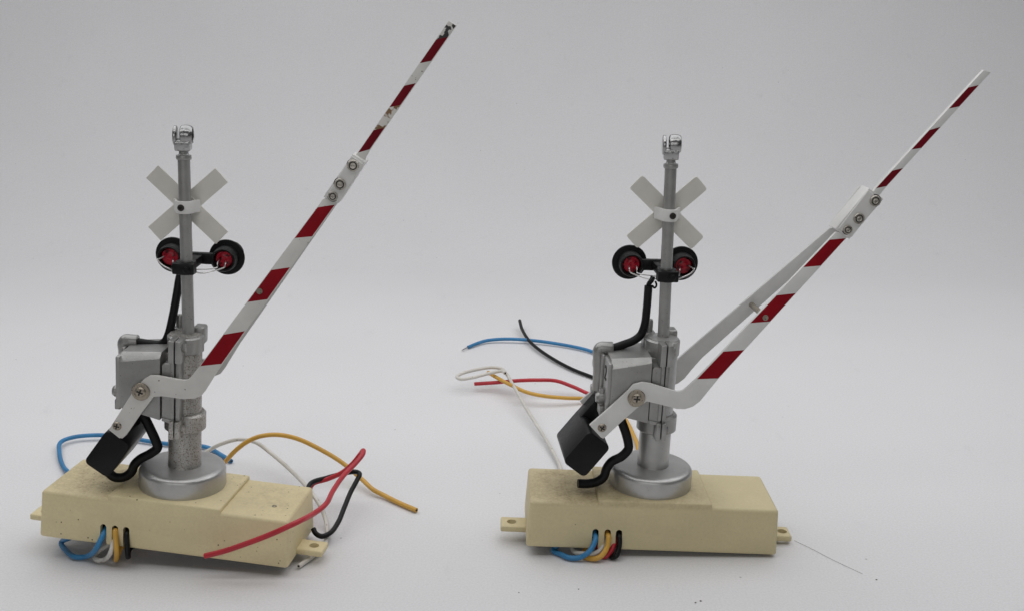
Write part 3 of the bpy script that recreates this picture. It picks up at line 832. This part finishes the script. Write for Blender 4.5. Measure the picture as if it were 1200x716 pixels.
    if u == 'R':   # bare tails of the leads at the tube's open end
        ld = MB()
        ld.tube([(-4.1, 3, 76.6), (-4.0, 3, 77.6), (-3.3, 3, 78.6), (-2.9, 3.4, 79.6)], 0.75, 10, 5)
        ld.tube([(-4.3, 2.6, 76.8), (-3.2, 2.2, 77.2), (-2.4, 2.2, 76.6), (-1.9, 2.2, 77.4), (-2.3, 2.4, 78.6)], 0.3, 8, 5)
        ld.tube([(-3.9, 2.4, 77.2), (-4.4, 2.2, 78.2), (-3.6, 2.0, 79.0), (-2.9, 2.4, 79.8)], 0.35, 8, 5)
        ld.build('lamp_lead', M['black'], root, MX)

    # ---------------- gate
    ux, uz, kk, kx, kz = g['slope']

    def arm_mesh(side):
        """side -1: near arm, +1: far arm; the outward face carries the stripes"""
        bm = bmesh.new()
        th = 1.05
        st = g['st']

        def V(x_, y_, z_):
            return bm.verts.new((x_, y_ * -side if side > 0 else y_, z_))
        n = len(g['crank'])
        yo = -10.5
        f0 = [V(p_[0], yo, p_[1]) for p_ in g['crank']]
        i0 = [V(p_[0], yo + th, p_[1]) for p_ in g['crank']]
        LF = [V(q_[0], q_[1], q_[2]) for q_ in st]
        RF = [V(q_[3], q_[4], q_[5]) for q_ in st]
        LB = [V(q_[0], q_[1] + th, q_[2]) for q_ in st]
        RB = [V(q_[3], q_[4] + th, q_[5]) for q_ in st]
        fs = []

        def F(vs, mi=0):
            f_ = bm.faces.new(vs)
            f_.material_index = mi
            fs.append(f_)
        # crank: ring + bottom edge of first stripe
        ringF = [LF[0]] + f0 + [RF[0]]
        ringB = [LB[0]] + i0 + [RB[0]]
        F(ringF)
        F(ringB[::-1])
        for a_ in range(len(ringF) - 1):
            F([ringF[a_ + 1], ringF[a_], ringB[a_], ringB[a_ + 1]])
        for a_ in range(len(st) - 1):
            mi = 1 if a_ % 2 == 0 and a_ < 6 else 0
            F([LF[a_], RF[a_], RF[a_ + 1], LF[a_ + 1]], mi)
            F([LB[a_], LB[a_ + 1], RB[a_ + 1], RB[a_]])
            F([LF[a_ + 1], LB[a_ + 1], LB[a_], LF[a_]])
            F([RF[a_], RB[a_], RB[a_ + 1], RF[a_ + 1]])
        F([LF[-1], RF[-1], RB[-1], LB[-1]])
        bmesh.ops.recalc_face_normals(bm, faces=bm.faces)
        # soften only the outline, so the stripes keep their edges
        ed = [e for e in bm.edges if len(e.link_faces) == 2 and e.calc_face_angle(0) > R(60)]
        bmesh.ops.bevel(bm, geom=ed, offset=0.16, segments=2, profile=0.5, affect='EDGES', clamp_overlap=True)
        bmesh.ops.triangulate(bm, faces=[f_ for f_ in bm.faces if len(f_.verts) > 4], ngon_method='EAR_CLIP')
        mb = MB()
        mb.bm.free()
        mb.bm = bm
        return mb
    near = arm_mesh(-1).build('gate_arm', [M['white_worn'] if worn else M['white'], M['red']], root, MX, 35)
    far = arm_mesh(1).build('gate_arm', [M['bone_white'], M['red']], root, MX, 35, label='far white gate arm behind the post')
    # tip bar
    tp = g['tip']
    bm = bmesh.new()
    fl = [(bm.verts.new((q_[0], -1.3, q_[1])), bm.verts.new((q_[2], -1.3, q_[3])), bm.verts.new((q_[0], 0.1, q_[1])), bm.verts.new((q_[2], 0.1, q_[3]))) for q_ in tp]
    for i_, (a_, b_) in enumerate(zip(fl, fl[1:])):
        mi = 1 if i_ % 2 == 1 and i_ < 6 else 0
        if worn and i_ in (2, 6):
            mi = 2 if i_ == 2 else 3
        for vs, m_ in (([a_[0], a_[1], b_[1], b_[0]], mi), ([a_[2], b_[2], b_[3], a_[3]], 0), ([a_[0], b_[0], b_[2], a_[2]], 0), ([a_[1], a_[3], b_[3], b_[1]], 0)):
            f_ = bm.faces.new(vs)
            f_.material_index = m_
    bm.faces.new([fl[0][0], fl[0][2], fl[0][3], fl[0][1]])
    bm.faces.new([fl[-1][0], fl[-1][1], fl[-1][3], fl[-1][2]])
    bmesh.ops.recalc_face_normals(bm, faces=bm.faces)
    ed = [e for e in bm.edges if e.calc_face_angle(0) > R(60)]
    bmesh.ops.bevel(bm, geom=ed, offset=0.14, segments=2, profile=0.5, affect='EDGES', clamp_overlap=True)
    tm = MB(); tm.bm.free(); tm.bm = bm
    tip = tm.build('gate_tip', [M['white_worn'] if worn else M['white'], M['maroon'], M['chipped'], M['scorched']], root, MX, 35)
    # splice block: a shallow channel that holds both arms and the tip
    bl = g['block']
    sp = MB()
    sp.prism(bl, -3.25, 2.3, 0.22, 2)
    cen = (sum(p_[0] for p_ in bl) / 4, sum(p_[1] for p_ in bl) / 4)
    ins = [(cen[0] + (p_[0] - cen[0]) * 0.92 + 0.0, cen[1] + (p_[1] - cen[1]) * 0.92) for p_ in bl]
    ins2 = []
    for i_, p_ in enumerate(bl):
        # inset 0.75 mm across the width on the lower-right side, leaving a rim
        ins2.append((p_[0] * 0.86 + cen[0] * 0.14, p_[1] * 0.93 + cen[1] * 0.07))
    sp.prism(ins2, -3.65, -3.0, 0.12, 1)
    sp.prism(ins2, 3.0, 3.65, 0.12, 1)
    splice = sp.build('splice_block', M['white'], root, MX, 30)
    for i_, (bx_, bz_) in enumerate(g['bolts']):
        rb = MB()
        ring_bolt(rb, bx_, -3.6, bz_, 1.62 if i_ < 2 else 1.35)
        rb.lathe([(1.4, 3.6), (1.4, 4.2), (0.9, 4.5), (0, 4.5)], (bx_, 0, bz_), 'y', 24)
        rb.build('bolt', [M['nickel'], M['shade_and_core']], splice, MX)
    # spacer between the arms, its riveted end showing in the middle stripe
    rv = g['rivet']
    rs = MB()
    rs.lathe([(0.85, rv[1] - 0.25), (0.85, rv[1] - 0.05), (0.85, -rv[1] + 0.25)], (rv[0], 0, rv[2]), 'y', 20)
    rs.lathe([(0.45, rv[1] - 0.45), (0.45, rv[1])], (rv[0], 0, rv[2]), 'y', 16)
    rs.build('spacer_rod', M['brass'], root, MX)
    # pivot and weight screws
    scr = (-8.68, 47.44) if u == 'L' else (-8.17, 46.96)
    low = (-15.58, 36.38) if u == 'L' else (-17.62, 37.63)
    pv = MB()
    screw_mesh(pv, scr[0], -10.45, scr[1], 2.62, 1.5, 0.35 if u == 'L' else 0.1)
    pv.mi = 0
    pv.lathe([(2.0, -9.5), (2.0, 9.5)], (scr[0], 0, scr[1]), 'y', 24)
    pv.lathe([(2.5, 10.4), (2.5, 11.1), (0, 11.2)], (scr[0], 0, scr[1]), 'y', 24)
    pv.build('pivot_screw', [M['brass'], M['shade_and_core']], near, MX)
    lw = MB()
    screw_mesh(lw, low[0], -10.3, low[1], 0, 1.32, 0.2 if u == 'L' else 0.55)
    lw.build('screw', [M['brass'], M['shade_and_core']], near, MX)

    # ---------------- counterweight between the arms' tails
    if u == 'L':
        o0, ang, lw_, ll_ = (-25.6, 24.2), R(57), 8.2, 12.6
    else:
        o0, ang, lw_, ll_ = (-28.5, 26.6), R(53), 8.4, 12.2
    a1 = Vector((math.cos(ang), math.sin(ang)))
    a2 = Vector((math.sin(ang), -math.cos(ang)))
    cr = 1.6
    out = []
    for (cu_, cv_, a0) in ((ll_, lw_, 0), (0, lw_, 90), (0, 0, 180), (ll_, 0, 270)):
        ccu = cu_ - cr if cu_ else cr
        ccv = cv_ - cr if cv_ else cr
        for q_ in range(6):
            a = R(a0 + 90 * q_ / 5)
            pu, pvv = ccu + cr * math.cos(a), ccv + cr * math.sin(a)
            out.append((o0[0] + a1.x * pu + a2.x * pvv, o0[1] + a1.y * pu + a2.y * pvv))
    cw = MB()
    cw.prism(out, -9.9, 10.0, 0.2, 2)
    # its upper lug, which lies against the far arm's tail
    lug = []
    for pu, pvv in ((ll_ - 2, 0.05), (ll_ + 5.6, 0.05), (ll_ + 6.4, 1.0), (ll_ + 6.4, 4.6), (ll_ - 2, 6.0)):
        lug.append((o0[0] + a1.x * pu + a2.x * pvv, o0[1] + a1.y * pu + a2.y * pvv))
    cw.prism(lug, 3.5, 9.95, 0.2, 2)
    cw.build('counterweight', M['black'], root, MX, 30)

    # ---------------- wires
    for col, pts in D['wires'][u].items():
        wm = MB()
        loc = [tuple(inv @ Vector(p_)) for p_ in pts]
        wm.tube(loc, 0.79 if col != 'white' else 0.70, 12, 7)
        e1, e0 = Vector(loc[-1]), Vector(loc[-2])
        dr_ = (e1 - e0).normalized()
        wm.mi = 1
        if u == 'R' and col == 'blue':
            wm.tube([tuple(e1 - dr_ * 0.5), tuple(e1 + dr_ * 2.0), tuple(e1 + dr_ * 4.2 + Vector((0, -1, 0)))], 0.32, 8, 3)
        else:
            wm.tube([tuple(e1 - dr_ * 0.5), tuple(e1 + dr_ * 0.06)], 0.38, 10, 2)
        core = M['lead'] if (u == 'R' and col == 'blue') else M['shade_and_core']
        wm.build('wire', [M['w_' + col], core], root, None, 40, label=col + ' insulated wire')
    return root


build_unit('L', 'crossing signal on grime-speckled cream base with red wire looping across its front corner', M['creamL'], True)
build_unit('R', 'crossing signal on cleaner tan base with both gate arms showing and wires trailing behind', M['creamR'], False)

hr = MB()
hr.tube(D['hair'], 0.06, 6, 6)
ho = hr.build('hair', M['hair'])
ho['label'] = 'thin grey hair lying on white sheet beside the tan base'
ho['category'] = 'hair'

# a few crumbs of dirt on the sheet
rng = random.Random(4)
for i, (cx_, cy_) in enumerate(D['crumbs']):
    cb_ = bmesh.new()
    bmesh.ops.create_icosphere(cb_, subdivisions=1, radius=1.0)
    rr_ = rng.uniform(0.16, 0.32)
    for v_ in cb_.verts:
        k_ = rng.uniform(0.7, 1.25)
        v_.co = Vector((v_.co.x * rr_ * k_ * 1.3, v_.co.y * rr_ * k_, v_.co.z * rr_ * 0.6 * k_ + rr_ * 0.4))
        v_.co += Vector((cx_, cy_, 0))
    cm_ = MB()
    cm_.bm.free()
    cm_.bm = cb_
    co_ = cm_.build('crumb', M['brass_dark'])
    co_['label'] = 'tiny dark crumb of dirt lying loose on the white sheet'
    co_['category'] = 'crumb'
    co_['group'] = 'crumbs of dirt on the sheet'
